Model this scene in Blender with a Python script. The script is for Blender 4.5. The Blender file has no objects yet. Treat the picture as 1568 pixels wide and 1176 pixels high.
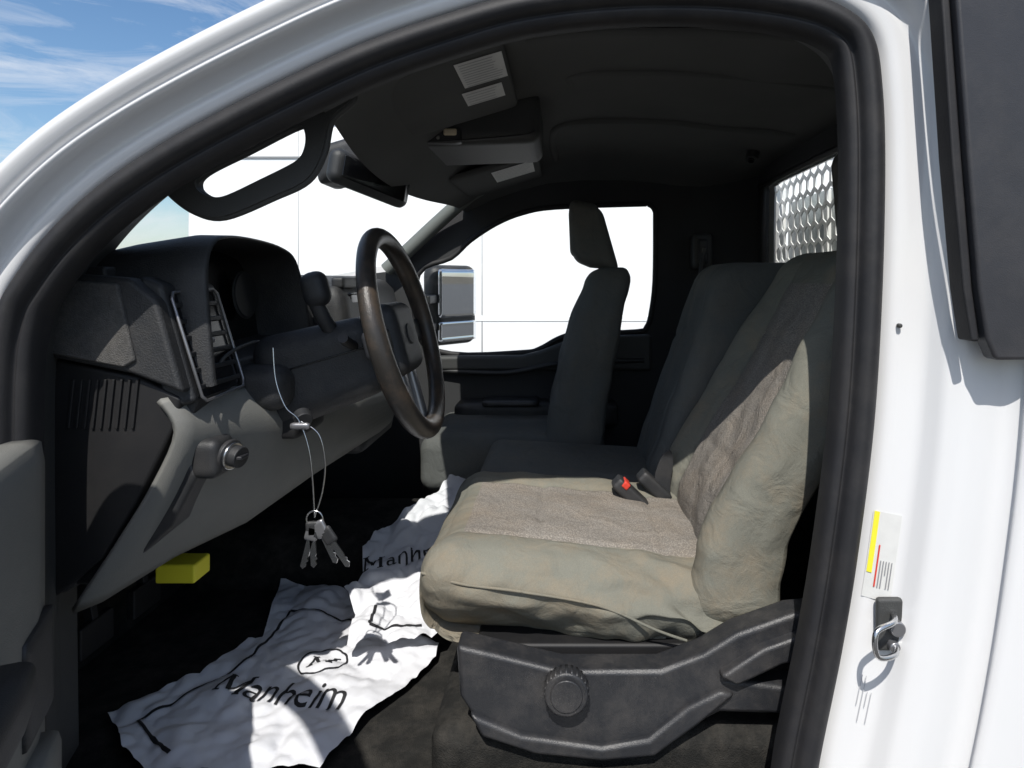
import bpy, bmesh, math, random
from mathutils import Vector, noise, Matrix
random.seed(4)
# All dimensions in millimetres, X towards tail of truck, Y across the cab, Z up, relative to eye-height datum (1.6 m)
Z0 = 1.6
sc = bpy.context.scene
sc.view_settings.view_transform = 'Standard'
sc.view_settings.look = 'None'
sc.view_settings.exposure = 0
def V(p): return Vector((p[0]/1000, p[1]/1000, Z0 + p[2]/1000))
def link(o, parent=None):
    sc.collection.objects.link(o)
    if parent: o.parent = parent
    return o
def empty(name):
    e = bpy.data.objects.new(name, None); e.empty_display_size = .1
    return link(e)
def sstep(x, a, b):
    t = max(0, min(1, (x-a)/(b-a))); return t*t*(3-2*t)
def interp(x, tab):
    if x <= tab[0][0]: return tab[0][1]
    for (a, b), (c, d) in zip(tab, tab[1:]):
        if x <= c:
            t = (x-a)/(c-a); return b+(d-b)*t
    return tab[-1][1]
# ---------------- materials
def mat(name, col, rough=.6, var=.15, nscale=8, bump=0, bscale=300, metal=0, dust=0, dustcol=(.35,.31,.26), spec=.5, coat=0, dscale=14):
    m = bpy.data.materials.new(name); m.use_nodes = True
    nt = m.node_tree; N = nt.nodes; L = nt.links
    b = N['Principled BSDF']
    b.inputs['Roughness'].default_value = rough
    b.inputs['Metallic'].default_value = metal
    b.inputs['Specular IOR Level'].default_value = spec
    b.inputs['Coat Weight'].default_value = coat
    b.inputs['Coat Roughness'].default_value = .08
    tc = N.new('ShaderNodeTexCoord')
    n = N.new('ShaderNodeTexNoise'); n.inputs['Scale'].default_value = nscale; n.inputs['Detail'].default_value = 6
    L.new(tc.outputs['Object'], n.inputs['Vector'])
    mx = N.new('ShaderNodeMix'); mx.data_type = 'RGBA'
    mx.inputs[6].default_value = (*[c*(1-var) for c in col], 1)
    mx.inputs[7].default_value = (*[min(1, c*(1+var)) for c in col], 1)
    L.new(n.outputs['Fac'], mx.inputs[0])
    out = mx.outputs[2]
    if dust > 0:
        n2 = N.new('ShaderNodeTexNoise'); n2.inputs['Scale'].default_value = dscale; n2.inputs['Detail'].default_value = 9; n2.inputs['Roughness'].default_value = .75
        L.new(tc.outputs['Object'], n2.inputs['Vector'])
        r = N.new('ShaderNodeMapRange'); r.inputs['From Min'].default_value = .45; r.inputs['From Max'].default_value = .85; r.inputs['To Max'].default_value = dust
        L.new(n2.outputs['Fac'], r.inputs['Value'])
        m2 = N.new('ShaderNodeMix'); m2.data_type = 'RGBA'; m2.inputs[7].default_value = (*dustcol, 1)
        L.new(r.outputs['Result'], m2.inputs[0]); L.new(out, m2.inputs[6]); out = m2.outputs[2]
    L.new(out, b.inputs['Base Color'])
    if bump > 0:
        n3 = N.new('ShaderNodeTexNoise'); n3.inputs['Scale'].default_value = bscale; n3.inputs['Detail'].default_value = 3
        L.new(tc.outputs['Object'], n3.inputs['Vector'])
        bp = N.new('ShaderNodeBump'); bp.inputs['Strength'].default_value = bump; bp.inputs['Distance'].default_value = .002
        L.new(n3.outputs['Fac'], bp.inputs['Height']); L.new(bp.outputs['Normal'], b.inputs['Normal'])
    return m
def fabric(name, col, weave=450, wv=.35, stain=.35):
    m = mat(name, col, rough=.95, var=.25, nscale=4, dust=stain, dustcol=(.35,.25,.15), spec=.15, dscale=7)
    nt = m.node_tree; N = nt.nodes; L = nt.links; b = N['Principled BSDF']
    tc = [n for n in N if n.type == 'TEX_COORD'][0]
    v = N.new('ShaderNodeTexVoronoi'); v.inputs['Scale'].default_value = weave
    L.new(tc.outputs['Object'], v.inputs['Vector'])
    n = N.new('ShaderNodeTexNoise'); n.inputs['Scale'].default_value = 16; n.inputs['Detail'].default_value = 5; n.inputs['Distortion'].default_value = .8
    L.new(tc.outputs['Object'], n.inputs['Vector'])
    b1 = N.new('ShaderNodeBump'); b1.inputs['Strength'].default_value = .6; b1.inputs['Distance'].default_value = .014
    L.new(n.outputs['Fac'], b1.inputs['Height'])
    b2 = N.new('ShaderNodeBump'); b2.inputs['Strength'].default_value = wv; b2.inputs['Distance'].default_value = .0015
    L.new(v.outputs['Distance'], b2.inputs['Height']); L.new(b1.outputs['Normal'], b2.inputs['Normal'])
    L.new(b2.outputs['Normal'], b.inputs['Normal'])
    src = b.inputs['Base Color'].links[0].from_socket
    mm = N.new('ShaderNodeMix'); mm.data_type = 'RGBA'; mm.blend_type = 'MULTIPLY'; mm.inputs[0].default_value = wv
    rr = N.new('ShaderNodeMapRange'); rr.inputs['From Max'].default_value = .6; rr.inputs['To Min'].default_value = 1.25; rr.inputs['To Max'].default_value = .45
    L.new(v.outputs['Distance'], rr.inputs['Value']); L.new(src, mm.inputs[6]); L.new(rr.outputs['Result'], mm.inputs[7])
    L.new(mm.outputs[2], b.inputs['Base Color'])
    return m
M_white = mat('white_paint', (.71,.71,.71), .3, .02, 3, coat=.5)
M_whitev = mat('van_paint', (.90,.90,.90), .4, .01, 2)
M_seam = mat('panel_gap', (.45,.45,.46), .6, .02)
M_print = mat('label_print', (.25,.25,.26), .6, .02)
M_seal = mat('rubber_seal', (.012,.012,.014), .65, .3, 20, bump=.1, dust=.06)
M_black = mat('black_plastic', (.02,.021,.023), .5, .2, 12, bump=.35, bscale=700, dust=.08)
M_blackdk = mat('black_recess', (.008,.008,.009), .6, .2, 12, dust=.03)
M_black2 = mat('base_plastic', (.020,.021,.024), .42, .2, 8, bump=.3, bscale=600, dust=.28, dustcol=(.2,.18,.16))
M_trimblk = mat('black_applique', (.03,.03,.034), .4, .15, 30, bump=.2, bscale=900, dust=.06)
M_dash = mat('dash_plastic', (.022,.023,.025), .55, .2, 15, bump=.5, bscale=420, dust=.10)
M_endcap = mat('grained_plastic', (.05,.05,.05), .7, .7, 260, bump=1, bscale=500, dust=.25)
M_grey = mat('grey_plastic', (.16,.16,.148), .6, .08, 6, bump=.3, bscale=600, dust=.15)
M_gtrim = mat('grey_trim', (.045,.046,.045), .6, .1, 6, bump=.3, bscale=600)
M_atrim = mat('pillar_trim_plastic', (.14,.15,.14), .6, .1, 6)
M_head = mat('headliner_fabric', (.10,.102,.10), .95, .15, 5, bump=.4, bscale=900, spec=.1)
M_wall = mat('interior_trim', (.045,.046,.048), .8, .15, 5, bump=.4, bscale=700, spec=.2)
M_carpet = mat('carpet', (.02,.02,.019), .98, .4, 40, bump=1, bscale=400, dust=.15, spec=.1)
M_insert = fabric('seat_insert_fabric', (.285,.262,.232), 330, .65, .4)
M_bol = fabric('seat_bolster_fabric', (.20,.198,.165), 900, .3, .65)
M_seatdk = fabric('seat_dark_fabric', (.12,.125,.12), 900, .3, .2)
M_paper = mat('paper', (.66,.67,.70), .8, .05, 6, bump=.8, bscale=25)
M_ink = mat('ink', (.015,.015,.017), .7)
M_metal = mat('bright_metal', (.6,.6,.6), .25, .1, 20, metal=1)
M_silver = mat('satin_silver', (.28,.28,.29), .35, .1, 20, metal=.7)
M_label = mat('label_paper', (.62,.62,.60), .7, .1, 60)
M_yel = mat('yellow_plastic', (.80,.72,.04), .5, .05)
M_red = mat('red_plastic', (.6,.05,.03), .4, .05)
M_rim = mat('wheel_leather', (.03,.027,.024), .33, .4, 9, bump=.35, bscale=500, dust=.65, dustcol=(.17,.115,.075))
M_gloss = mat('gloss_screen', (.006,.006,.007), .15, .1)
M_tyre = mat('tyre', (.02,.02,.02), .8)
M_rack = mat('rack_steel', (.80,.80,.78), .45, .1, 10)
M_tool = mat('toolbox_paint', (.30,.33,.33), .4, .5, 9)
M_mirror = mat('mirror_glass', (.85,.87,.9), .03, 0, metal=1)
M_lamp = mat('lamp_lens', (.7,.6,.42), .3, .05)
M_asph = mat('asphalt', (.07,.068,.065), .9, .3, 6, bump=.8, bscale=60, dust=.4, dustcol=(.16,.14,.12))
def glassmat():
    m = bpy.data.materials.new('window_glass'); m.use_nodes = True
    nt = m.node_tree; N = nt.nodes; L = nt.links; N.clear()
    o = N.new('ShaderNodeOutputMaterial'); mx = N.new('ShaderNodeMixShader'); t = N.new('ShaderNodeBsdfTransparent'); g = N.new('ShaderNodeBsdfGlossy')
    t.inputs[0].default_value = (.95,.97,.96,1); g.inputs['Roughness'].default_value = .02; mx.inputs[0].default_value = .04
    L.new(t.outputs[0], mx.inputs[1]); L.new(g.outputs[0], mx.inputs[2]); L.new(mx.outputs[0], o.inputs[0])
    return m
M_glass = glassmat()
# ---------------- mesh helpers
def mobj(name, verts, faces, mats, parent=None, smooth=True, sub=0, bevel=0, midx=None, solid=0, world=False):
    me = bpy.data.meshes.new(name)
    me.from_pydata([v if world else V(v) for v in verts], [], faces)
    bm = bmesh.new(); bm.from_mesh(me); bmesh.ops.recalc_face_normals(bm, faces=bm.faces); bm.to_mesh(me); bm.free()
    if not isinstance(mats, (list, tuple)): mats = [mats]
    for m in mats: me.materials.append(m)
    for i, p in enumerate(me.polygons):
        p.use_smooth = smooth
        if midx: p.material_index = midx[i]
    o = bpy.data.objects.new(name, me); link(o, parent)
    if solid: s = o.modifiers.new('s', 'SOLIDIFY'); s.thickness = solid/1000; s.offset = 0
    if bevel:
        b = o.modifiers.new('b', 'BEVEL'); b.width = bevel/1000; b.segments = 3; b.limit_method = 'ANGLE'; b.angle_limit = .6; b.harden_normals = True
    if sub: s = o.modifiers.new('u', 'SUBSURF'); s.levels = sub; s.render_levels = sub
    return o
def grid(name, fn, nu, nv, mats, parent=None, **k):
    vs = [fn(i/nu, j/nv) for i in range(nu+1) for j in range(nv+1)]
    fs = [(i*(nv+1)+j, (i+1)*(nv+1)+j, (i+1)*(nv+1)+j+1, i*(nv+1)+j+1) for i in range(nu) for j in range(nv)]
    return mobj(name, vs, fs, mats, parent, **k)
def catmull(pts, k=8, closed=False):
    out = []; n = len(pts); d = len(pts[0])
    rng = n if closed else n-1
    for i in range(rng):
        if closed: p = [pts[(i+j-1) % n] for j in range(4)]
        else: p = [pts[max(0, min(n-1, i+j-1))] for j in range(4)]
        for s in range(k):
            t = s/k
            out.append(tuple(.5*((2*p[1][c])+(-p[0][c]+p[2][c])*t+(2*p[0][c]-5*p[1][c]+4*p[2][c]-p[3][c])*t*t+(-p[0][c]+3*p[1][c]-3*p[2][c]+p[3][c])*t**3) for c in range(d)))
    if not closed: out.append(tuple(pts[-1]))
    return out
def prism(name, pts, y0, y1, m, parent=None, bevel=3, axis='y', smooth=True, xf=None):
    n = len(pts)
    def mk(p, t):
        if axis == 'y': q = (p[0], t, p[1])
        elif axis == 'x': q = (t, p[0], p[1])
        else: q = (p[0], p[1], t)
        return xf(q) if xf else q
    vs = [mk(p, y0) for p in pts]+[mk(p, y1) for p in pts]
    fs = [tuple(range(n)), tuple(range(2*n-1, n-1, -1))]+[(i, (i+1) % n, (i+1) % n+n, i+n) for i in range(n)]
    return mobj(name, vs, fs, m, parent, smooth=smooth, bevel=bevel)
def box(name, a, b, m, parent=None, bevel=3, xf=None):
    return prism(name, [(a[0], a[2]), (b[0], a[2]), (b[0], b[2]), (a[0], b[2])], a[1], b[1], m, parent, bevel, xf=xf)
def rbox(name, c0, c1, r, n, mats, parent=None, deform=None, matfn=None, xf=None):
    vs = []; key = {}; fs = []; mi = []
    h = [(c1[i]-c0[i])/2 for i in range(3)]; c = [(c1[i]+c0[i])/2 for i in range(3)]
    def add(a):
        k = tuple(round(t*1000) for t in a)
        if k in key: return key[k]
        p = [c[i]+h[i]*a[i] for i in range(3)]
        q = [max(c0[i]+min(r, h[i]), min(c1[i]-min(r, h[i]), p[i])) for i in range(3)]
        d = Vector(p)-Vector(q)
        if sum(abs(x) > 1e-6 for x in d) > 1: p = list(Vector(q)+d.normalized()*r)
        if deform: p = list(deform(*p, *a))
        if xf: p = xf(p)
        key[k] = len(vs); vs.append(tuple(p)); return key[k]
    for ax in range(3):
        for s in (-1, 1):
            o = [i for i in range(3) if i != ax]
            for i in range(n):
                for j in range(n):
                    q = []
                    for (di, dj) in ((0,0),(1,0),(1,1),(0,1)):
                        a = [0,0,0]; a[ax] = s; a[o[0]] = -1+2*(i+di)/n; a[o[1]] = -1+2*(j+dj)/n
                        q.append(add(a))
                    fs.append(tuple(q))
                    if matfn:
                        a = [0,0,0]; a[ax] = s; a[o[0]] = -1+2*(i+.5)/n; a[o[1]] = -1+2*(j+.5)/n
                        mi.append(matfn(*a))
    return mobj(name, vs, fs, mats, parent, midx=mi if matfn else None)
def c2m(cu, name, m, parent, fmap=None, smooth=False):
    o = bpy.data.objects.new(name+'_tmp', cu); sc.collection.objects.link(o)
    dg = bpy.context.evaluated_depsgraph_get(); dg.update()
    me = bpy.data.meshes.new_from_object(o.evaluated_get(dg)); bpy.data.objects.remove(o)
    me.name = name
    if fmap:
        for v in me.vertices: v.co = fmap(v.co)
        bm = bmesh.new(); bm.from_mesh(me); bmesh.ops.remove_doubles(bm, verts=bm.verts, dist=1e-5); bmesh.ops.recalc_face_normals(bm, faces=bm.faces); bm.to_mesh(me); bm.free()
    me.materials.clear(); me.materials.append(m)
    for p in me.polygons: p.use_smooth = smooth; p.material_index = 0
    o = bpy.data.objects.new(name, me); return link(o, parent)
def tube(name, pts, r, m, parent=None, cyclic=False, k=8):
    P = catmull([tuple(p) for p in pts], k, cyclic) if k > 1 else pts
    cu = bpy.data.curves.new(name, 'CURVE'); cu.dimensions = '3D'; cu.bevel_depth = r/1000; cu.bevel_resolution = 5; cu.use_fill_caps = True
    s = cu.splines.new('POLY'); s.points.add(len(P)-1); s.use_cyclic_u = cyclic
    for i, p in enumerate(P): s.points[i].co = (*V(p), 1)
    return c2m(cu, name, m, parent, smooth=True)
def plate(name, outer, holes, t0, t1, m, parent=None, axis='y'):
    cu = bpy.data.curves.new(name, 'CURVE'); cu.dimensions = '2D'; cu.fill_mode = 'BOTH'; cu.extrude = .5
    for lp in [outer]+holes:
        s = cu.splines.new('POLY'); s.points.add(len(lp)-1); s.use_cyclic_u = True
        for i, p in enumerate(lp): s.points[i].co = (p[0]/1000, p[1]/1000, 0, 1)
    def f(co):
        t = t0+(co.z+.5)*(t1-t0)
        if axis == 'y': return V((co.x*1000, t, co.y*1000))
        return V((t, co.x*1000, co.y*1000))
    return c2m(cu, name, m, parent, f)
def cyl(name, c, ax, r, d, m, parent=None, seg=40, r2=None, bevel=2):
    ax = Vector(ax).normalized(); u = ax.orthogonal().normalized(); w = ax.cross(u); c = Vector(c)
    if r2 is None: r2 = r
    vs = []
    for t, rr in ((-d/2, r), (d/2, r2)):
        for i in range(seg):
            a = 2*math.pi*i/seg; vs.append(tuple(c+ax*t+(u*math.cos(a)+w*math.sin(a))*rr))
    fs = [tuple(range(seg)), tuple(range(2*seg-1, seg-1, -1))]+[(i, (i+1) % seg, (i+1) % seg+seg, i+seg) for i in range(seg)]
    return mobj(name, vs, fs, m, parent, bevel=bevel)

# =============================================================== TRUCK BODY
truck = empty('pickup_truck')
path = [(-766,-760,0),(-770,-414,0),(-770,-150,0),(-757,-44,0),(-730,9,0),(-686,66,0),(-625,123,0),(-554,172,0),(-466,222,0),(-361,275,0),(-264,319,0),(-158,356,0),(-53,385,0),(79,400,0),(211,400,0),(326,385,.15),(387,361,.4),(418,326,.7),(429,264,1),(433,158,1),(429,-18,1),(418,-194,1),(396,-370,1),(374,-502,1),(343,-656,1),(330,-766,1)]
P = catmull(path, 8)
def nrm(i):
    a = P[max(0, i-1)]; b = P[min(len(P)-1, i+1)]; t = Vector((b[0]-a[0], b[1]-a[1])).normalized()
    return (-t.y, t.x)
def sweep(name, A, B, m, parent=truck, rng=None, solid=0):
    vs = []; idx = [i for i in range(len(P)) if rng is None or rng(P[i])]
    k = len(A)
    for i in idx:
        n = nrm(i); b = P[i][2]
        for q in range(k):
            o = A[q][0]*(1-b)+B[q][0]*b; y = A[q][1]*(1-b)+B[q][1]*b
            vs.append((P[i][0]+n[0]*o, y, P[i][1]+n[1]*o))
    fs = [(i*k+q, (i+1)*k+q, (i+1)*k+q+1, i*k+q+1) for i in range(len(idx)-1) for q in range(k-1)]
    return mobj(name, vs, fs, m, parent, solid=solid)
A = [(-2,912),(6,898),(12,886),(24,882),(34,887),(40,878),(46,856),(52,848),(58,853),(64,845),(78,838),(90,846),(98,868),(100,910),(94,970)]
B = [(-2,912),(8,892),(20,880),(40,876),(52,873),(60,868),(66,860),(74,849),(84,843),(100,837),(122,836),(146,837),(162,826),(172,810),(340,800)]
A = catmull(A, 4); B = catmull(B, 4)
sweep('door_frame_white', A, B, M_white)
S = catmull([(2,905),(4,884),(-4,868),(-16,862),(-26,868),(-31,880),(-36,878),(-44,884),(-47,898),(-46,915)], 4)
sweep('door_seal', S, S, M_seal)
T = catmull([(-44,912),(-32,935),(-24,950),(-10,980),(5,1010),(25,1070)], 4)
T2 = catmull([(-42,912),(-30,935),(-22,950),(-5,980),(10,1010),(30,1070)], 4)
sweep('pillar_trim', T, T2, M_gtrim)
# labels on the rear jamb
sl = [(16,880.5),(30,876),(50,871.6)]
sweep('jamb_label', sl, sl, M_label, rng=lambda p: p[0] > 200 and -428 < p[1] < -285)
sl = [(17,879.2),(20,878),(23,876.8)]
sweep('jamb_label_yellow', sl, sl, M_yel, rng=lambda p: p[0] > 200 and -400 < p[1] < -295)
sl = [(33,874),(39,872.7),(47,871)]
sweep('jamb_label_yellow_2', sl, sl, M_yel, rng=lambda p: p[0] > 200 and -350 < p[1] < -312)
sl = [(27,875.6),(28,875.2),(28.8,875)]
sweep('jamb_label_red', sl, sl, M_red, rng=lambda p: p[0] > 200 and -410 < p[1] < -350)
for i in range(5):
    sl = [(31+i*3.4,874.2-i*.72),(31.6+i*3.4,874-i*.72),(32.2+i*3.4,873.8-i*.72)]
    sweep('jamb_text_%d' % i, sl, sl, M_print, rng=lambda p: p[0] > 200 and -418+(i % 3)*9 < p[1] < -362)
for i in range(4):
    sl = [(32+i*5,873.6-i*.9),(32.5+i*5,873.5-i*.9),(33+i*5,873.4-i*.9)]
    sweep('jamb_print_%d' % i, sl, sl, M_seam, rng=lambda p: p[0] > 200 and (-600 if i % 2 else -575) < p[1] < (-520 if i < 2 else -535))
# striker
box('striker_plate', (417,862,-490), (452,872,-420), M_gtrim, truck, 6)
tube('striker_loop', [(440,868,-440),(425,835,-436),(396,822,-443),(398,822,-473),(428,838,-480),(444,868,-478)], 3.5, M_metal, truck)
cyl('striker_bolt', (440,858,-456), (0,1,0), 10, 12, M_silver, truck)
cyl('striker_bolt_2', (436,858,-480), (0,1,0), 7, 12, M_silver, truck)
cyl('pillar_plug', (452,874,-60), (0,1,0), 3, 8, M_gtrim, truck)
prism('pillar_applique', [(466,470),(720,470),(720,-96),(523,-96),(512,-70),(503,-10),(490,150)], 786, 812, M_trimblk, truck, 5)
prism('pillar_applique_edge', [(455,470),(464,470),(488,150),(501,-10),(510,-74),(500,-74),(490,-10),(476,150)], 796, 826, M_seal, truck, 3)
prism('rocker_panel', [(-820,-960),(760,-960),(760,-770),(-820,-770)], 800, 905, M_white, truck, 15)
box('door_sill', (-770,890,-770), (345,985,-735), M_black2, truck, 8)
# roof
EDGE = [(-460,222),(-361,268),(-264,316),(-158,352),(-53,380),(79,392),(211,392),(326,385),(420,372),(560,366),(700,345)]
def headz(x, y):
    t = (y-1680)/720
    b = max(0, 1-abs(t)**6)
    z = interp(x, EDGE)-22+b*70*sstep(x, -430, -150)+b*26*(1-sstep(x, -430, -150))
    return z
def frontx(y): return -352-80*(1-((y-1680)/720)**2)
def head(u, v):
    y = 955+v*1450; x = frontx(y)+u*(695-frontx(y)); return (x, y, headz(x, y))
grid('headliner', head, 90, 60, M_head, truck)
def hl(x, y, d=4): return (x, y, headz(x, y)+d)
tube('headliner_mould_far', [hl(-20,2250,8), hl(-30,2000,8), hl(-10,1830,4), hl(60,1790,2), hl(250,1785,2), hl(450,1790,2), hl(640,1800,4)], 13, M_head, truck)
tube('headliner_mould_near', [hl(-60,1120,6), hl(60,1090,2), hl(300,1085,2), hl(520,1100,4), hl(600,1180,6), hl(640,1400,8)], 12, M_head, truck)
tube('headliner_mould_mid', [hl(20,1450,8), hl(40,1380,4), hl(300,1375,3), hl(600,1400,6)], 10, M_head, truck)
grid('roof_panel', lambda u, v: ((frontx(945+v*1480)-12)+u*(735-frontx(945+v*1480)), 945+v*1480, interp((frontx(945+v*1480)-12)+u*(735-frontx(945+v*1480)), EDGE)+84+25*(1-abs(2*v-1)**3)-(30 if u < .02 else 0)), 50, 30, M_white, truck)
def hedge(u, v):
    y = 955+u*1450; x = frontx(y); return (x-12*math.sin(v*3.1), y, headz(x, y)+v*70)
grid('header_front', hedge, 40, 6, M_head, truck)
# far side
win = [(-532,24),(-411,85),(-339,150),(-242,213),(-145,252),(-24,273),(285,284),(325,282),(345,262),(348,218),(346,0),(332,-120),(315,-172),(278,-189),(60,-198),(-10,-214),(-80,-252),(-145,-266),(-411,-271),(-532,-200)]
winc = catmull(win, 4, True)
outer = [(-600,40),(-581,109),(-460,215),(-350,310),(-250,370),(-100,425),(700,425),(700,-960),(-1060,-960),(-1060,-20)]
plate('far_side_inner', outer, [winc], 2420, 2440, M_wall, truck)
def off(poly, d):
    c = (sum(p[0] for p in poly)/len(poly), sum(p[1] for p in poly)/len(poly))
    return [(c[0]+(p[0]-c[0])*(1+d), c[1]+(p[1]-c[1])*(1+d)) for p in poly]
plate('far_side_outer', [(p[0]*1.02, p[1]+30 if p[1] > 0 else p[1]) for p in outer], [off(winc, .03)], 2490, 2496, M_white, truck)
tube('far_window_seal', [(p[0], 2422, p[1]) for p in winc], 10, M_seal, truck, True, 1)
mobj('passenger_window_glass', [(p[0], 2462, p[1]) for p in off(winc, .04)], [tuple(range(len(winc)))], M_glass, truck, smooth=False)
tube('far_pillar_trim', [(-640,2385,40),(-560,2378,110),(-455,2368,205),(-350,2345,292),(-290,2330,330)], 26, M_atrim, truck)
grid('far_rear_corner', lambda u, v: (350+u*345, 2418-130*u**3, -700+v*1070), 16, 8, M_wall, truck)
rbox('belt_guide', (470,2330,40), (540,2420,170), 15, 8, M_gtrim, truck)
rbox('belt_slot', (488,2322,60), (522,2334,150), 5, 6, M_black, truck)
box('belt_button', (498,2318,95), (512,2324,120), M_gloss, truck, 2)
tube('far_belt_webbing', [(505,2325,100),(480,2318,-80),(440,2300,-300),(400,2290,-520)], 9, M_black, truck)
prism('far_door_upper', [(-470,-275),(-145,-272),(-80,-256),(60,-204),(330,-196),(330,-330),(-470,-330)], 2385, 2421, M_gtrim, truck, 14)
rbox('far_door_armrest', (-380,2290,-520), (200,2420,-430), 25, 14, M_black, truck)
rbox('far_door_switches', (-280,2270,-440), (-80,2380,-418), 10, 8, M_black2, truck)
rbox('far_door_pocket', (-500,2330,-860), (260,2420,-640), 30, 10, M_gtrim, truck)
tube('far_door_crease', [(-440,2400,-330),(-200,2380,-335),(0,2376,-300),(300,2384,-290)], 9, M_black, truck)
# back wall with window
bw = [(900,-960),(2440,-960),(2440,430),(900,430)]
rw = catmull([(1060,30),(1060,310),(1090,330),(2190,328),(2235,305),(2245,60),(2225,22),(1090,18)], 5, True)
plate('cab_back_wall', bw, [rw], 690, 712, M_wall, truck, axis='x')
plate('cab_back_outer', bw, [rw], 730, 736, M_white, truck, axis='x')
tube('rear_window_seal', [(692, p[0], p[1]) for p in rw], 9, M_seal, truck, True, 1)
mobj('rear_window_glass', [(720, p[0], p[1]) for p in off(rw, .02)], [tuple(range(len(rw)))], M_glass, truck, smooth=False)
cyl('coat_hook', (600,2050,400), (-.3,-.4,-1), 20, 50, M_gtrim, truck)
cyl('coat_hook_hole', (592,2040,376), (-.3,-.4,-1), 10, 8, M_gloss, truck)
cyl('headliner_clip', (420, 1000, 350), (0,-1,-.5), 7, 8, M_gtrim, truck)
def ws(u, v):
    y = 985+v*1400; c = 1-((y-1680)/720)**2
    return ((frontx(y)-8)*(1-u)+(-800-90*c)*u, y, headz(frontx(y), y)*(1-u)+0*u+10*math.sin(u*3.14))
grid('windshield_glass', ws, 14, 24, M_glass, truck)
# floor + firewall
box('cab_floor', (-1000,900,-860), (700,2440,-805), M_carpet, truck, 4)
box('firewall', (-1060,900,-860), (-1000,2440,-20), M_carpet, truck, 4)
box('under_seat_riser', (-205,1000,-810), (690,2420,-690), M_carpet, truck, 30)
rbox('transmission_tunnel', (-1000,1700,-860), (-150,2040,-660), 70, 14, M_carpet, truck)
prism('kick_panel', [(-1000,-800),(-765,-800),(-752,-560),(-765,-40),(-1000,-10)], 905, 930, M_black, truck, 5)
rbox('hood', (-2000,830,-560), (-900,2480,-40), 90, 24, M_white, truck, deform=lambda x, y, z, a, b, c: (x if z > -200 or x < -1070 else -1070, y, z-(60*((-a+1)/2)**2 if c > 0 else 0)-25*abs(b)**3))
rbox('front_fender', (-2020,790,-930), (-1070,2500,-420), 60, 14, M_white, truck)
box('fender_extension', (-1080,800,-900), (-830,880,-60), M_white, truck, 12)
rbox('front_bumper', (-2160,800,-1150), (-1980,2500,-880), 40, 10, M_black2, truck)
for nm, x, y in (('wheel_front_near', -1480, 930), ('wheel_front_far', -1480, 2370), ('wheel_rear_near', 2100, 930), ('wheel_rear_far', 2100, 2370)):
    cyl(nm, (x, y, -1200), (0,1,0), 400, 240, M_tyre, truck, 48, bevel=30)
    cyl(nm+'_rim', (x, y, -1200), (0,1,0), 215, 250, M_metal, truck, 32, bevel=8)
box('chassis', (-1900,1250,-1150), (3200,2050,-960), M_black, truck, 10)
box('flat_bed', (800,820,-760), (3300,2480,-640), M_black2, truck, 10)
rbox('bed_toolbox', (850,1000,-640), (1400,2475,300), 20, 8, M_tool, truck)
for i in range(3): box('toolbox_rib_%d' % i, (838,1300+i*380,-600), (852,1330+i*380,290), M_rack, truck, 3)
hx = []
a = 28
for i in range(-1, 26):
    for j in range(0, 11):
        cy = 985+i*62+(31 if j % 2 else 0); cz = -120+j*54
        if 950 < cy-a and cy+a < 2465 and cz < 440: hx.append([(cy+a*math.cos(math.radians(30+60*k)), cz+a*math.sin(math.radians(30+60*k))) for k in range(6)])
plate('rack_mesh', [(930,-640),(2480,-640),(2480,480),(930,480)], hx, 800, 804, M_rack, truck, axis='x')
box('rack_post', (790,2440,-640), (840,2500,500), M_rack, truck, 5)
box('rack_post_2', (790,870,-640), (840,930,500), M_rack, truck, 5)
# A pillar grab handle : moulded plate with slot
ho = catmull([(-600,150),(-598,134),(-560,106),(-515,98),(-440,128),(-388,154),(-364,195),(-352,245),(-318,280),(-360,300),(-470,236),(-560,180)], 6, True)
hh = catmull([(-556,144),(-545,163),(-480,196),(-404,234),(-390,226),(-391,200),(-406,180),(-460,152),(-515,127),(-540,130)], 6, True)
plate('grab_handle', ho, [hh], 990, 1014, M_gtrim, truck)
tube('grab_handle_lip', [(p[0],1000,p[1]) for p in ho], 6, M_gtrim, truck, True, 1)
tube('grab_handle_slot_lip', [(p[0],1000,p[1]) for p in off(hh, .05)], 5, M_gtrim, truck, True, 1)
# =============================================================== DOOR (open)
door = empty('truck_door')
def dx(p):
    an = math.radians(25); x, y, z = p[0]+690, p[1]-810, p[2]
    return (-690+x*math.cos(an)-y*math.sin(an), 810+x*math.sin(an)+y*math.cos(an), z)
rbox('inner_panel', (-700,-180,-760), (-640,800,-190), 22, 16, M_grey, door, xf=dx)
rbox('door_shell', (-760,-200,-800), (-695,815,-140), 14, 10, M_white, door, xf=dx)
rbox('armrest', (-660,0,-430), (-600,600,-370), 20, 10, M_black, door, xf=dx)
rbox('map_pocket', (-665,50,-740), (-618,770,-540), 18, 10, M_grey, door, xf=dx)
rbox('speaker_grille', (-656,680,-520), (-634,788,-400), 5, 8, M_black, door, xf=dx)
tube('window_frame', [dx(p) for p in [(-730,790,-150),(-730,690,20),(-730,520,170),(-730,330,290),(-730,120,355),(-730,-120,365),(-730,-175,300),(-730,-190,0),(-730,-190,-150)]], 24, M_seal, door)
tube('window_frame_outer', [dx(p) for p in [(-735,800,-140),(-735,700,50),(-735,530,205),(-735,335,325),(-735,120,392),(-735,-140,400),(-735,-205,320),(-735,-220,0),(-735,-220,-150)]], 20, M_white, door)
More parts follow.
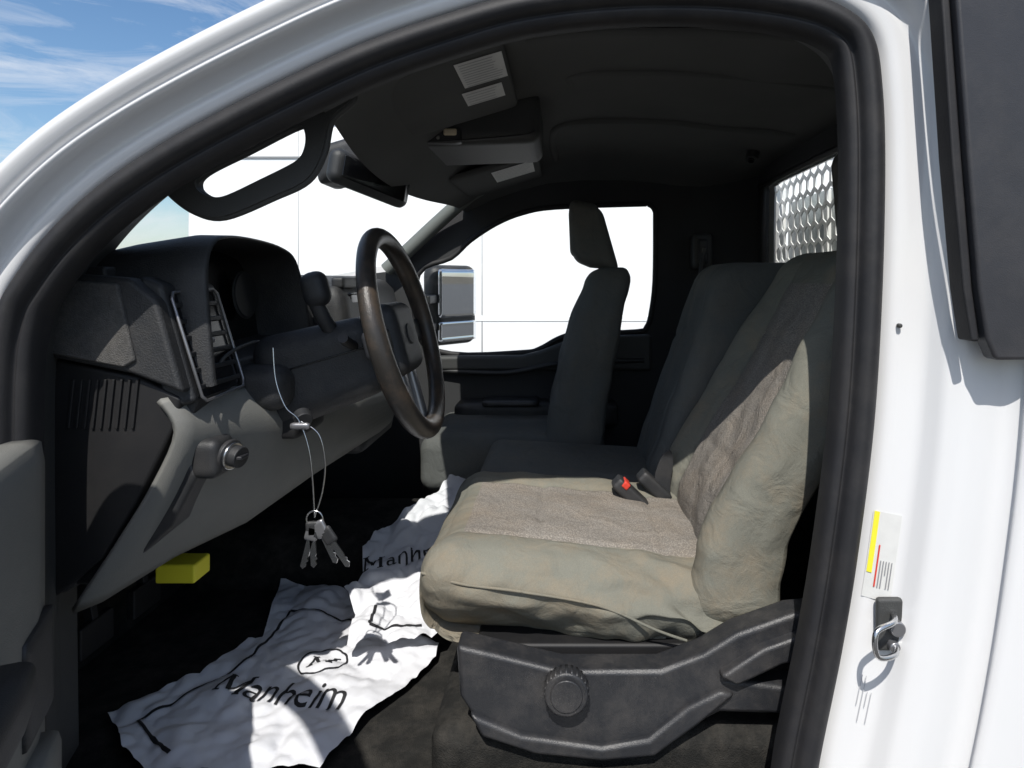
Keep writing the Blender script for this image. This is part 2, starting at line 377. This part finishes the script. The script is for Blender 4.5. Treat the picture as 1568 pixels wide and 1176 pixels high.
# =============================================================== DASHBOARD
dash = empty('dashboard')
prism('dash_core', [(-920,20),(-700,16),(-640,0),(-610,-30),(-585,-130),(-560,-175),(-600,-300),(-760,-480),(-940,-480)], 1515, 2385, M_dash, dash, 18)
prism('dash_core_driver', [(-920,20),(-700,22),(-690,-120),(-575,-140),(-555,-178),(-600,-300),(-760,-480),(-940,-480)], 1000, 1514, M_dash, dash, 6)
prism('end_cap', [(-748,12),(-640,4),(-600,-28),(-560,-168),(-640,-138),(-768,-112)], 966, 1002, M_dash, dash, 8)
prism('end_cap_grain', [(-742,2),(-654,-4),(-628,-118),(-645,-128),(-764,-106)], 960, 975, M_endcap, dash, 4)
prism('end_cap_lower', [(-768,-118),(-640,-144),(-572,-176),(-585,-225),(-640,-335),(-690,-420),(-768,-480)], 982, 1001, M_blackdk, dash, 6)
for i in range(9):
    prism('end_louvre_%d' % i, [(-742+i*12,-222),(-738+i*12,-222),(-730+i*12,-148),(-734+i*12,-148)], 978, 984, M_blackdk, dash, 1)
def podx(z): return -602+(-(z)-25)*.30
pod = [(-640,8),(-604,-6),(-553,-184),(-600,-195)]
prism('vent_pod', pod, 985, 1138, M_dash, dash, 8)
fr = [(podx(zz)+9, yy, zz) for (yy, zz) in ((1000,-18),(1116,-14),(1126,-22),(1128,-168),(1120,-180),(1004,-184),(995,-176),(993,-28))]
tube('vent_bezel', fr, 2.4, M_silver, dash, True, 1)
mobj('vent_back', [(podx(z)+4, y, z) for y, z in ((997,-22),(1124,-18),(1124,-176),(997,-180))], [(0,1,2,3)], M_gloss, dash, smooth=False)
for i in range(6):
    z = -38-i*25; box('vent_slat_%d' % i, (podx(z)+3,999,z-4), (podx(z)+9,1123,z+4), M_black, dash, 2)
box('vent_tab', (podx(-95)+12,1050,-100), (podx(-95)+18,1062,-92), M_silver, dash, 2)
# instrument hood (arched)
arch = catmull([(1012,-165),(1014,-60),(1022,20),(1050,62),(1110,78),(1250,80),(1390,72),(1460,48),(1494,-20),(1506,-90),(1510,-165)], 5)
def hoodp(i, k):
    y, z = arch[i]; cy, cz = 1260, -60
    tx = [(-840,1.0,-46),(-700,1.0,-14),(-610,1.0,0),(-566,.995,0),(-560,.975,0),(-566,.955,0),(-625,.90,0),(-670,.86,0)][k]
    xx = tx[0]-34*sstep(y, 1050, 1500)+(.10*(-z+60) if k > 1 else 0)
    return (xx, cy+(y-cy)*tx[1], cz+(z-cz)*tx[1]+tx[2]*(1 if z > -40 else 0))
n = len(arch)
vs = [hoodp(i, k) for i in range(n) for k in range(8)]
fs = [(i*8+k, (i+1)*8+k, (i+1)*8+k+1, i*8+k+1) for i in range(n-1) for k in range(7)]
mobj('cluster_hood', vs, fs, M_dash, dash)
back = [hoodp(i, 7) for i in range(n)]
mobj('cluster_face', back, [tuple(range(n))], M_gloss, dash, smooth=False)
for yy in (1150, 1380):
    cyl('gauge_%d' % yy, (-668,yy,-30), (1,0,.1), 48, 6, M_black, dash)
    cyl('gauge_ring_%d' % yy, (-670,yy,-30), (1,0,.1), 51, 4, M_gtrim, dash)
# lower fascia (grey knee panel)
secs = [(972,[(-600,-178),(-574,-225),(-605,-300),(-660,-390),(-728,-492)]),(1000,[(-590,-178),(-564,-228),(-590,-305),(-640,-395),(-705,-488)]),(1100,[(-560,-180),(-528,-236),(-548,-315),(-595,-395),(-655,-462)]),(1220,[(-540,-200),(-500,-262),(-518,-340),(-550,-400),(-592,-448)]),(1400,[(-520,-205),(-472,-270),(-480,-335),(-502,-380),(-532,-410)]),(1620,[(-500,-200),(-435,-265),(-422,-310),(-424,-342),(-455,-372)])]
vs = []
for y, pr in secs:
    for p in catmull(pr, 4): vs.append((p[0], y, p[1]))
k = len(vs)//len(secs)
fs = [(i*k+q, (i+1)*k+q, (i+1)*k+q+1, i*k+q+1) for i in range(len(secs)-1) for q in range(k-1)]
mobj('knee_panel', vs, fs, M_grey, dash, solid=10)
prism('under_dash', [(-940,-470),(-700,-470),(-600,-380),(-560,-300),(-620,-180),(-940,-180)], 1005, 2380, M_black, dash, 8)
tube('knee_seam', [(-602,1085,-402),(-592,1130,-409),(-566,1180,-406)], 1.2, M_black, dash)
rbox('knee_recess', (-520,1180,-290), (-478,1330,-215), 12, 8, M_blackdk, dash)
ax = Vector((.93,-.25,-.15)).normalized()
rbox('switch_pod', (-575,1004,-308), (-530,1064,-246), 14, 10, M_black, dash)
cyl('switch_ring', (-526,1034,-276), ax, 25, 8, M_black2, dash)
cyl('switch_chrome', (-521,1034,-277), ax, 22, 6, M_metal, dash)
cyl('switch_knob', (-514,1034,-278), ax, 17, 18, M_black, dash)
box('switch_grip', (-512,1020,-281), (-500,1046,-275), M_black2, dash, 2)
rbox('centre_stack', (-600,1560,-420), (-500,1860,-10), 30, 14, M_dash, dash, deform=lambda x, y, z, a, b, c: (x-(c+1)*28+30, y, z))
rbox('centre_screen', (-540,1600,-130), (-520,1820,-30), 8, 8, M_gloss, dash)
rbox('centre_vent', (-560,1580,-20), (-528,1700,10), 8, 8, M_black, dash)
rbox('column_surround', (-600,1130,-230), (-480,1420,-150), 30, 12, M_dash, dash)
tube('column_surround_lip', [(-575,1075,-160),(-560,1090,-125),(-560,1180,-112),(-562,1260,-118)], 3, M_gtrim, dash)
box('obd_connector', (-745,1195,-555), (-672,1250,-520), M_yel, dash, 4)
for i, yy in enumerate((1240, 1390)):
    prism('pedal_arm_%d' % i, [(-940,-450),(-920,-450),(-880,-660),(-895,-670)], yy-8, yy+8, M_blackdk, dash, 2)
    box('pedal_pad_%d' % i, (-898,yy-45,-700), (-880,yy+45,-640), M_blackdk, dash, 4)
# =============================================================== STEERING WHEEL
sw = empty('steering_wheel')
C = Vector((-300,1250,-98)); U = Vector((-.265,0,.964)); W = Vector((0,1,0)); Nn = Vector((.964,0,.265))
def wl(p): q = C+U*p[2]+W*p[1]+Nn*p[0]; return (q.x, q.y, q.z)
R, rr = 187, 18
vs = []; fs = []; na, nb = 96, 20
for i in range(na):
    a_ = 2*math.pi*i/na
    g = 1+.08*math.sin(a_*2)
    for j in range(nb):
        b_ = 2*math.pi*j/nb; ra = R+rr*1.05*math.cos(b_)
        vs.append(wl((rr*g*math.sin(b_), ra*math.sin(a_), ra*math.cos(a_))))
for i in range(na):
    for j in range(nb): fs.append((i*nb+j, ((i+1) % na)*nb+j, ((i+1) % na)*nb+(j+1) % nb, i*nb+(j+1) % nb))
mobj('rim', vs, fs, M_rim, sw)
rbox('airbag_cover', (-45,-78,-78), (8,78,62), 26, 16, M_black, sw, xf=wl)
rbox('spoke_near', (-30,-180,-30), (-8,-60,20), 10, 10, M_black2, sw, xf=wl)
rbox('spoke_far', (-30,60,-30), (-8,180,20), 10, 10, M_black2, sw, xf=wl)
rbox('spoke_low_l', (-28,-52,-182), (-10,-22,-60), 8, 10, M_silver, sw, xf=wl)
rbox('spoke_low_r', (-28,22,-182), (-10,52,-60), 8, 10, M_silver, sw, xf=wl)
rbox('buttons', (-12,-130,-22), (-3,-86,14), 4, 8, M_gtrim, sw, xf=wl)
rbox('buttons_far', (-12,86,-22), (-3,130,14), 4, 8, M_gtrim, sw, xf=wl)
cyl('emblem', wl((9,0,-5)), Nn, 20, 3, M_gtrim, sw)
col = empty('steering_column')
rbox('shroud', (-270,-66,-95), (-45,66,50), 34, 18, M_dash, col, xf=wl, deform=lambda x, y, z, a, b, c: (x, y*(1+.2*(1-a)/2), z*(1+.25*(1-a)/2)))
tube('shroud_split', [wl(p) for p in [(-262,-79,-10),(-150,-73,-8),(-50,-67,-6)]], 1.5, M_gloss, col)
tube('shifter', [wl((-110,-30,10)), wl((-118,-58,50)), wl((-122,-72,95)), wl((-118,-74,120))], 14, M_black, col)
rbox('shifter_grip', (-140,-94,85), (-92,-52,150), 20, 10, M_black, col, xf=wl)
tube('indicator_stalk', [wl((-80,-60,0)), wl((-78,-100,12)), wl((-76,-120,20))], 9, M_black, col)
cyl('ignition', (-450,1135,-238), (.5,-.7,-.4), 15, 20, M_black, col)
# =============================================================== KEYS
keys = empty('hanging_keys')
tube('wire_up', [(-495,1120,-115),(-488,1115,-170),(-470,1112,-215),(-448,1115,-240),(-428,1112,-300),(-420,1110,-400)], 1.3, M_metal, keys)
tube('wire_down', [(-445,1115,-240),(-415,1115,-262),(-404,1115,-310),(-408,1113,-360),(-420,1110,-402)], 1.3, M_metal, keys)
tube('key_ring', [(-420+14*math.cos(t*.8),1110,-405+14*math.sin(t*.8)) for t in range(8)], 1.4, M_metal, keys, True, 4)
rbox('ignition_key', (-462,1106,-253), (-428,1116,-241), 5, 6, M_silver, keys)
def key(nm, x, z, ang, m1):
    ca, sa = math.cos(ang), math.sin(ang)
    f = lambda p: (x+p[0]*ca-p[2]*sa, p[1], z+p[0]*sa+p[2]*ca)
    rbox(nm+'_bow', (-11,1105,-30), (11,1113,0), 4, 8, m1, keys, xf=f)
    pts = [(-5,-28),(5,-28),(5,-56),(3,-60),(6,-64),(3,-67),(5,-73),(0,-79),(-5,-75)]
    vs = [f((p[0], yy, p[1])) for yy in (1107,1110) for p in pts]; nn = len(pts)
    mobj(nm+'_blade', vs, [tuple(range(nn)), tuple(range(2*nn-1, nn-1, -1))]+[(i, (i+1) % nn, (i+1) % nn+nn, i+nn) for i in range(nn)], M_metal, keys, smooth=False)
key('key_a', -424, -408, .05, M_black); key('key_b', -416, -408, .45, M_silver); key('key_c', -420, -412, -.25, M_silver); key('fob', -405, -420, .6, M_black)
# =============================================================== SEATS
def seams(v, lst, w=.022, d=6): return -d*sum(math.exp(-((v-s)/w)**2) for s in lst)
ds = empty('car_seat')
def cush(x, y, z, a, b, c):
    tf = sstep(c, -.6, .9); ra = (a+1)/2
    z += tf*(-44*ra**1.3)
    if b < -.45: z -= tf*(66*ra**1.1+4)*((-b-.45)/.55)**1.3
    z -= tf*10*(1-sstep(abs(b), .45, .75))
    if tf > .5:
        z += seams(abs(b), [.58])
        if abs(b) < .58: z += seams(a, [-.30, .55], .02, 5)
    if c > -.8: x -= 16*(1-ra)*(1-c*c)
    w = noise.noise(Vector((x/60, y/90, z/60)))
    z += 5*w*tf; y += (9*noise.noise(Vector((x/50, 3, z/35))) if b < -.9 else 0)
    if b < -.9: y -= 6*math.sin((c+.2)*2.4)
    if b < -.9 and a < .3: y += 48*sstep(-c, -.25, 1)*sstep(-a, -.3, .6)
    if b < -.3 and a > -.3: z += 13*math.sin((x*.6+y*.9+z*.3)/15+2.5*noise.noise(Vector((x/50, y/50, 0))))*(a+.3)*(-b-.3)
    return x, y, z
rbox('cushion', (-222,1045,-600), (300,1530,-428), 52, 84, [M_bol, M_insert], ds, cush, lambda a, b, c: 1 if (c > .9 and abs(b) < .58 and a > -.82) else 0)
tube('cushion_piping', [(-228,1060,-474),(-160,1040,-483),(-60,1036,-494),(60,1036,-516),(150,1040,-556),(200,1045,-576)], 2.2, M_bol, ds)
XF = [(-600,255),(-500,248),(-440,256),(-380,282),(-280,345),(-180,402),(-80,450),(0,490),(60,520)]
def backd(x, y, z, a, b, c, xf=XF, yc=1295, bol=34, tk=1):
    fr_ = (1-a)/2; lo = 1-sstep(z, -160, 10)
    nx = x*tk+interp(z, xf)
    nx -= fr_*bol*sstep(abs(b), .5, .85)*(.35+.65*lo)
    if fr_ > .9:
        nx -= seams(abs(b), [.55])
        if abs(b) < .55: nx -= seams(c, [-.25, .45], .018, 5)
    nx += 7*noise.noise(Vector((y/70, z/70, 1)))
    ny = yc+(y-yc)*(1-.20*sstep(c, .1, 1))
    return nx, ny, z
rbox('backrest', (0,1050,-575), (118,1540,62), 46, 76, [M_bol, M_insert], ds, backd, lambda a, b, c: 1 if (a < -.9 and abs(b) < .55 and c < .8) else 0)
rbox('headrest', (582,1195,85), (680,1430,280), 40, 20, M_seatdk, ds, deform=lambda x, y, z, a, b, c: (x+8*(1-c)-8, y, z))
for yy in (1260, 1360): tube('headrest_post_%d' % yy, [(600,yy,10),(630,yy,110)], 6, M_metal, ds)
b1 = [(-160,-552),(-100,-566),(0,-590),(150,-590),(215,-565),(265,-535),(350,-505),(400,-500),(400,-560),(340,-580),(270,-605),(360,-618),(400,-620),(400,-660),(240,-655),(190,-680),(150,-710),(110,-728),(60,-732),(-20,-722),(-90,-702),(-130,-668),(-155,-630)]
prism('base_trim', b1, 988, 1040, M_black2, ds, 9)
prism('base_trim_rib', [(-140,-650),(-60,-682),(60,-700),(130,-688),(190,-640),(240,-615),(262,-622),(205,-668),(140,-715),(60,-722),(-40,-712),(-120,-686)], 978, 1000, M_black2, ds, 8)
prism('base_trim_handle', [(235,-590),(300,-548),(380,-520),(400,-520),(400,-556),(330,-572),(262,-604)], 970, 1000, M_black2, ds, 7)
cyl('adjuster_knob', (7,975,-612), (0,1,0), 33, 26, M_black2, ds, 48, bevel=5)
for i in range(24):
    an = i*math.pi/12; cyl('knob_grip_%d' % i, (7+31.5*math.cos(an),975,-612+31.5*math.sin(an)), (0,1,0), 2.4, 20, M_black2, ds, 8, bevel=0)
cyl('knob_cap', (7,961,-612), (0,1,0), 24, 4, M_black2, ds, 40)
box('seat_frame', (-140,1060,-700), (280,1520,-590), M_blackdk, ds, 6)
bk = empty('seat_belt_buckle')
def bx(p):
    an = -.75; x, y, z = p; return (150+x*math.cos(an)-z*math.sin(an), 1420+y, -462+x*math.sin(an)+z*math.cos(an))
rbox('buckle_body', (-48,-34,-14), (52,8,15), 7, 10, M_black, bk, xf=bx)
rbox('release_button', (-36,-36,3), (-20,2,18), 3, 6, M_red, bk, xf=bx)
rbox('buckle_sleeve', (46,-30,-9), (130,2,9), 6, 8, M_black, bk, xf=bx)
def bx2(p):
    an = -.75; x, y, z = p; return (198+x*math.cos(an)-z*math.sin(an), 1445+y, -450+x*math.sin(an)+z*math.cos(an))
rbox('buckle_body_2', (-34,-20,-14), (50,22,15), 7, 10, M_black, bk, xf=bx2)
prism('belt_webbing', catmull([(204,-440),(222,-385),(240,-375),(246,-400),(240,-470),(268,-560),(246,-580),(216,-510)], 4, True), 1438, 1446, M_black, bk, 1)
# centre seat
cs = empty('car_seat')
rbox('cushion', (-205,1545,-600), (300,1890,-448), 40, 30, M_seatdk, cs, deform=lambda x, y, z, a, b, c: (x, y, z-14*(a+1)*(c > 0)))
XC = [(-600,205),(-500,212),(-460,218),(-300,272),(-150,325),(0,370),(60,392)]
def backc(x, y, z, a, b, c):
    nx, ny, nz = backd(x, y, z, a, b, c, XC, 1715, 6, 1)
    if a < 0: nx -= seams(c, [.35], .02, 7)*(1-a)/2
    return nx, ny, nz
rbox('backrest', (0,1555,-580), (230,1880,45), 42, 44, M_seatdk, cs, backc)
ps = empty('car_seat')
rbox('cushion', (-430,1950,-640), (30,2370,-465), 45, 30, M_seatdk, ps, deform=lambda x, y, z, a, b, c: (x, y, z-14*(1-abs(b))*(c > 0)))
XP = [(-600,-25),(-480,-30),(-380,-12),(-200,30),(-60,68),(0,88),(40,105)]
rbox('backrest', (0,1950,-580), (165,2370,42), 50, 44, M_seatdk, ps, lambda x, y, z, a, b, c: backd(x, y, z, a, b, c, XP, 2160, 26, 1-.12*(c+1)))
rbox('headrest', (30,2030,45), (165,2290,250), 36, 22, M_seatdk, ps, deform=lambda x, y, z, a, b, c: (x*(1-.25*(c+1)/2)+(22 if a > 0 else 0)*(1-c)/2, y, z+(a*-10)+(18*(1-c)*(-a)/2)))
for yy in (2090, 2230): tube('post_%d' % yy, [(170,yy,15),(150,yy,90)], 7, M_metal, ps)
box('seat_frame', (-380,1990,-700), (150,2340,-630), M_black, ps, 6)
# =============================================================== overhead
oc = empty('overhead_console')
rbox('console_body', (-395,1500,310), (-50,1800,430), 26, 22, M_gtrim, oc, deform=lambda x, y, z, a, b, c: (x, y, z+(a+1)*6))
rbox('button_panel', (-350,1492,316), (-230,1540,350), 6, 8, M_black, oc)
for i in range(8): cyl('button_%d' % i, (-336+(i % 4)*18,1490,341-(i//4)*14), (0,-1,-.5), 4, 8, M_grey, oc, 12, bevel=1)
rbox('map_lamp', (-270,1487,332), (-240,1500,348), 4, 8, M_lamp, oc)
tube('console_line', [(-380,1496,318),(-250,1492,320),(-100,1492,332),(-62,1500,344)], 2.5, M_black, oc)
def visor(nm, y0, y1, dz0):
    v = empty(nm)
    def q(x, y, dz): return (x, y, dz0+(x+330)*.30+dz)
    def f(p): return q(p[0], p[1], p[2])
    rbox('visor_panel', (-330,y0,-28), (-95 if y0 < 1500 else -70,y1,-8), 9, 20, M_head, v, xf=f)
    return v, q
v1, q = visor('sun_visor', 1040, 1420, 334)
def label(nm, x0, x1, y0, y1, v, rows):
    mobj(nm, [q(x0,y0,-30), q(x1,y0,-30), q(x1,y1,-30), q(x0,y1,-30)], [(0,1,2,3)], M_label, v, smooth=False)
    for r in range(rows):
        y = y0+(y1-y0)*(r+.7)/(rows+.4); e = random.uniform(.75, .95)
        mobj(nm+'_line_%d' % r, [q(x0+6,y,-31), q(x0+(x1-x0)*e,y,-31), q(x0+(x1-x0)*e,y+2.6,-31), q(x0+6,y+2.6,-31)], [(0,1,2,3)], M_print, v, smooth=False)
label('label_big', -176, -98, 1062, 1190, v1, 10)
label('label_small', -186, -112, 1215, 1300, v1, 5)
v2, q = visor('sun_visor', 1915, 2340, 318)
label('label_far', -212, -88, 1960, 2150, v2, 8)
# rear-view mirror
rm = empty('rearview_mirror')
MA, MB = Vector((-520,1490,268)), Vector((-418,1745,232))
ey = (MB-MA).normalized(); ex = Vector((.95,-.36,-.1)); ex = (ex-ey*ex.dot(ey)).normalized(); ez = ex.cross(ey); MC = (MA+MB)/2
if ez.z < 0: ez = -ez
mf = lambda p: tuple(MC+ex*p[0]+ey*p[1]+ez*p[2])
rbox('housing', (-26,-142,-42), (18,142,40), 22, 20, M_black, rm, xf=mf)
rbox('glass', (16,-126,-27), (20,126,27), 3, 12, M_gloss, rm, xf=mf)
tube('mount_arm', [mf((-15,0,10)), (-505,1640,285), (-530,1650,315)], 11, M_black, rm)
rbox('sensor_housing', (-590,1560,255), (-420,1700,350), 24, 16, M_black, rm, deform=lambda x, y, z, a, b, c: (x, y, z+(a)*26))
tube('cable', [(-560,1600,290),(-520,1590,250),(-500,1600,262)], 4, M_black, rm)
# passenger side mirror
sm = empty('side_mirror')
def mx_(p):
    n_ = Vector((.8,-.6,0)); l_ = Vector((.6,.8,0)); c_ = Vector((-430,2700,-100)); q_ = c_+n_*p[0]+l_*p[1]+Vector((0,0,p[2])); return tuple(q_)
rbox('housing', (-90,-125,-165), (0,125,165), 40, 20, M_black, sm, xf=mx_)
rbox('glass_upper', (-6,-105,-50), (4,105,148), 10, 12, M_mirror, sm, xf=mx_)
rbox('glass_lower', (-6,-105,-148), (4,105,-66), 10, 12, M_mirror, sm, xf=mx_)
box('arm_upper', (-560,2480,-90), (-500,2640,-55), M_black, sm, 8)
box('arm_lower', (-560,2480,-200), (-500,2640,-165), M_black, sm, 8)
# =============================================================== PAPER FLOOR MATS
def fold(x, y, s, o):
    n1 = noise.noise(Vector((x/s, y/s, o))); return abs(n1)
def hA(x, y):
    return -798+10+26*fold(x, y, 130, 2)+12*fold(x, y, 48, 7)+3*noise.noise(Vector((x/20, y/20, 3)))
def refine(bm, L_):
    for _ in range(7):
        long = [e for e in bm.edges if e.calc_length() > L_]
        if not long: break
        bmesh.ops.subdivide_edges(bm, edges=long, cuts=1); bmesh.ops.triangulate(bm, faces=[f for f in bm.faces if len(f.verts) > 3])
def tri_sheet(name, outline, hf, parent):
    bm = bmesh.new(); f = bm.faces.new([bm.verts.new((p[0], p[1], 0)) for p in outline])
    bmesh.ops.triangulate(bm, faces=[f]); refine(bm, 10)
    for v in bm.verts: v.co = V((v.co.x, v.co.y, hf(v.co.x, v.co.y)))
    me = bpy.data.meshes.new(name); bm.to_mesh(me); bm.free(); me.materials.append(M_paper)
    for p in me.polygons: p.use_smooth = True
    return link(bpy.data.objects.new(name, me), parent)
def strip(name, pts, w, hf, parent, m=M_ink):
    vs = []; fs = []
    for a, b in zip(pts, pts[1:]):
        a = Vector(a); b = Vector(b); d = (b-a); n_ = max(2, int(d.length/6)); t = d.normalized(); nn = Vector((-t.y, t.x))*w/2
        s0 = len(vs)
        for i in range(n_+1):
            c = a+d*i/n_
            for sg in (-1, 1): e = c+nn*sg; vs.append((e.x, e.y, hf(e.x, e.y)+2.2))
        for i in range(n_): fs.append((s0+2*i, s0+2*i+1, s0+2*i+3, s0+2*i+2))
    mobj(name, vs, fs, m, parent)
def text(name, body, x, y, ang, width, hf, parent):
    cu = bpy.data.curves.new(name, 'FONT'); cu.body = body; cu.size = 1; cu.resolution_u = 3
    o = bpy.data.objects.new('t', cu); sc.collection.objects.link(o); dg = bpy.context.evaluated_depsgraph_get(); dg.update()
    me = bpy.data.meshes.new_from_object(o.evaluated_get(dg)); bpy.data.objects.remove(o)
    bm = bmesh.new(); bm.from_mesh(me)
    bmesh.ops.triangulate(bm, faces=bm.faces)
    x0 = min(v.co.x for v in bm.verts); x1 = max(v.co.x for v in bm.verts); s = width/(x1-x0)
    for v in bm.verts: v.co = Vector(((v.co.x-x0)*s, v.co.y*s*1.3, 0))
    refine(bm, 8)
    for v in bm.verts:
        lx, ly = v.co.x, v.co.y
        px = x+lx*math.cos(ang)-ly*math.sin(ang); py = y+lx*math.sin(ang)+ly*math.cos(ang)
        v.co = V((px, py, hf(px, py)+2.2))
    bm.to_mesh(me); bm.free(); me.materials.clear(); me.materials.append(M_ink)
    link(bpy.data.objects.new(name, me), parent)
def capM(name, x, y, ang, w_, h_, hf, parent, t=6):
    f = lambda a, b: (x+a*math.cos(ang)-b*math.sin(ang), y+a*math.sin(ang)+b*math.cos(ang))
    strip(name, [f(0,0), f(0,h_)], t*.6, hf, parent); strip(name+'_2', [f(0,h_), f(w_*.5,h_*.12)], t, hf, parent)
    strip(name+'_3', [f(w_*.5,h_*.12), f(w_,h_)], t*.6, hf, parent); strip(name+'_4', [f(w_,h_), f(w_,0)], t*1.1, hf, parent)
    for i, a_ in enumerate(((-6,0),(w_-8,0),(-6,h_),(w_-4,h_))): strip(name+'_serif_%d' % i, [f(*a_), f(a_[0]+14,a_[1])], 3, hf, parent)
pa = empty('paper_floor_mat')
oA = [(-824,1185),(-742,1290),(-720,1300),(-686,1430),(-660,1440),(-731,1700),(-610,1665),(-514,1633),(-470,1500),(-380,1440),(-266,1416),(-262,1360),(-300,1270),(-353,1176),(-390,1053),(-520,1040),(-663,1045),(-735,1090),(-777,1143)]
tri_sheet('sheet', oA, hA, pa)
strip('border', [(-643,1070),(-755,1162),(-673,1285),(-640,1340),(-640,1540),(-470,1500)], 6, hA, pa)
capM('lettering_cap', -652, 1228, -.16, 42, 58, hA, pa, 8)
text('lettering', 'anheim', -600, 1220, -.16, 196, hA, pa)
strip('logo_ring', [(-490+48*math.cos(t*math.pi/12), 1340+44*math.sin(t*math.pi/12)) for t in range(25)], 4, hA, pa)
capM('logo_letter', -512, 1322, -.05, 42, 36, hA, pa, 7)
def hB(x, y):
    return -752+interp(y, [(1330,0),(1450,12),(1560,45),(1750,110),(2100,175)])+38*fold(x, y, 90, 12)+20*fold(x, y, 34, 5)
pb = empty('paper_floor_mat')
oB = [(-440,1330),(-255,1370),(-240,1470),(-250,1560),(-270,1640),(-260,1750),(-255,1800),(-250,2050),(-300,2040),(-390,1820),(-440,1740),(-480,1700),(-500,1640),(-475,1560),(-500,1500),(-455,1440)]
tri_sheet('sheet', oB, hB, pb)
strip('border', [(-300,1400),(-405,1375),(-412,1450)], 6, hB, pb)
capM('lettering_cap', -470, 1560, .25, 36, 48, hB, pb, 7)
text('lettering', 'anheim', -422, 1572, .25, 170, hB, pb)
# =============================================================== WHITE VAN opposite
van = empty('cargo_van')
Y = 4200
vo = catmull([(-2400,-1150),(-2420,0),(-2390,800),(-2250,1090),(-1900,1160),(0,1180),(2600,1180),(3000,1000),(3400,250),(4150,-50),(4300,-300),(4300,-1150)], 5)
prism('body', vo, Y, Y+1950, M_whitev, van, 60)
for i, x in enumerate((-1693, -512, 900, 2300)): box('seam_%d' % i, (x-3,Y-3,-900), (x+3,Y+20,1010), M_seam, van, 0)
box('belt_crease', (-2380,Y-4,-262), (4200,Y+10,-225), M_whitev, van, 4)
box('roof_gutter', (-2300,Y-20,1010), (2600,Y+20,1040), M_whitev, van, 8)
box('side_rail', (-2350,Y-12,790), (2600,Y+20,802), M_seam, van, 2)
box('lower_trim', (-2380,Y-20,-900), (4250,Y+10,-780), M_black, van, 8)
prism('cab_window', [(2420,250),(2420,900),(2800,900),(3230,260)], Y-4, Y+20, M_gloss, van, 5)
for x in (-1500, 3300):
    for yy in (Y+100, Y+1850):
        cyl('wheel', (x,yy,-1230), (0,1,0), 370, 240, M_tyre, van, 40, bevel=20); cyl('wheel_cap', (x,yy,-1230), (0,1,0), 200, 250, M_rack, van, 32)
# =============================================================== GROUND, distance
g = mobj('ground', [(-400,-400,0),(400,-400,0),(400,400,0),(-400,400,0)], [(0,1,2,3)], M_asph, None, smooth=False, world=True)
M_hill = mat('distant_scrub', (.10,.09,.07), .95, .3, .05)
vs = []; nn = 160
for i in range(nn+1):
    an = 2*math.pi*i/nn; r_ = 330; h_ = 3+5*abs(noise.noise(Vector((math.cos(an)*6, math.sin(an)*6, 0))))
    vs += [(r_*math.cos(an), r_*math.sin(an), -.5), (r_*1.05*math.cos(an), r_*1.05*math.sin(an), h_)]
mobj('distant_treeline', vs, [(2*i, 2*i+2, 2*i+3, 2*i+1) for i in range(nn)], M_hill, None, world=True)
# =============================================================== LIGHT
sd = Vector((-.07,-.60,.80)).normalized()
sl_ = bpy.data.lights.new('sun', 'SUN'); sl_.energy = 4.9; sl_.angle = math.radians(.5); sl_.color = (1,.965,.91)
so = link(bpy.data.objects.new('sun', sl_)); so.rotation_euler = (-sd).to_track_quat('-Z', 'Y').to_euler(); so.location = (0,-5,8)
w = bpy.data.worlds.new('World'); sc.world = w; w.use_nodes = True
N = w.node_tree.nodes; L = w.node_tree.links; bg = N['Background']; bg.inputs[1].default_value = .125
sk = N.new('ShaderNodeTexSky'); sk.sky_type = 'NISHITA'; sk.sun_disc = False
sk.sun_elevation = math.asin(sd.z); sk.sun_rotation = math.atan2(sd.x, sd.y)
hs = N.new('ShaderNodeHueSaturation'); hs.inputs['Saturation'].default_value = 1.2; hs.inputs['Value'].default_value = 1.15
L.new(sk.outputs[0], hs.inputs['Color'])
tc = N.new('ShaderNodeTexCoord'); mp = N.new('ShaderNodeMapping'); mp.inputs['Scale'].default_value = (1,1.4,5); mp.inputs['Rotation'].default_value = (.3,.2,0)
nz = N.new('ShaderNodeTexNoise'); nz.inputs['Scale'].default_value = 3.4; nz.inputs['Detail'].default_value = 10; nz.inputs['Roughness'].default_value = .66; nz.inputs['Distortion'].default_value = .8
L.new(tc.outputs['Generated'], mp.inputs[0]); L.new(mp.outputs[0], nz.inputs['Vector'])
mr = N.new('ShaderNodeMapRange'); mr.inputs['From Min'].default_value = .42; mr.inputs['From Max'].default_value = .74; mr.inputs['To Max'].default_value = .8
L.new(nz.outputs['Fac'], mr.inputs['Value'])
mx = N.new('ShaderNodeMix'); mx.data_type = 'RGBA'; mx.inputs[7].default_value = (7.2,7.4,7.8,1)
L.new(mr.outputs[0], mx.inputs[0]); L.new(hs.outputs[0], mx.inputs[6]); L.new(mx.outputs[2], bg.inputs[0])
# =============================================================== CAMERA
cd = bpy.data.cameras.new('camera'); cam = link(bpy.data.objects.new('camera', cd))
cam.location = (0,0,Z0); cam.rotation_euler = (math.radians(90),0,0)
cd.sensor_width = 36; cd.lens = 22.96; cd.shift_x = -.0485; cd.shift_y = -.1008; cd.clip_start = .02; cd.clip_end = 2000
sc.camera = cam
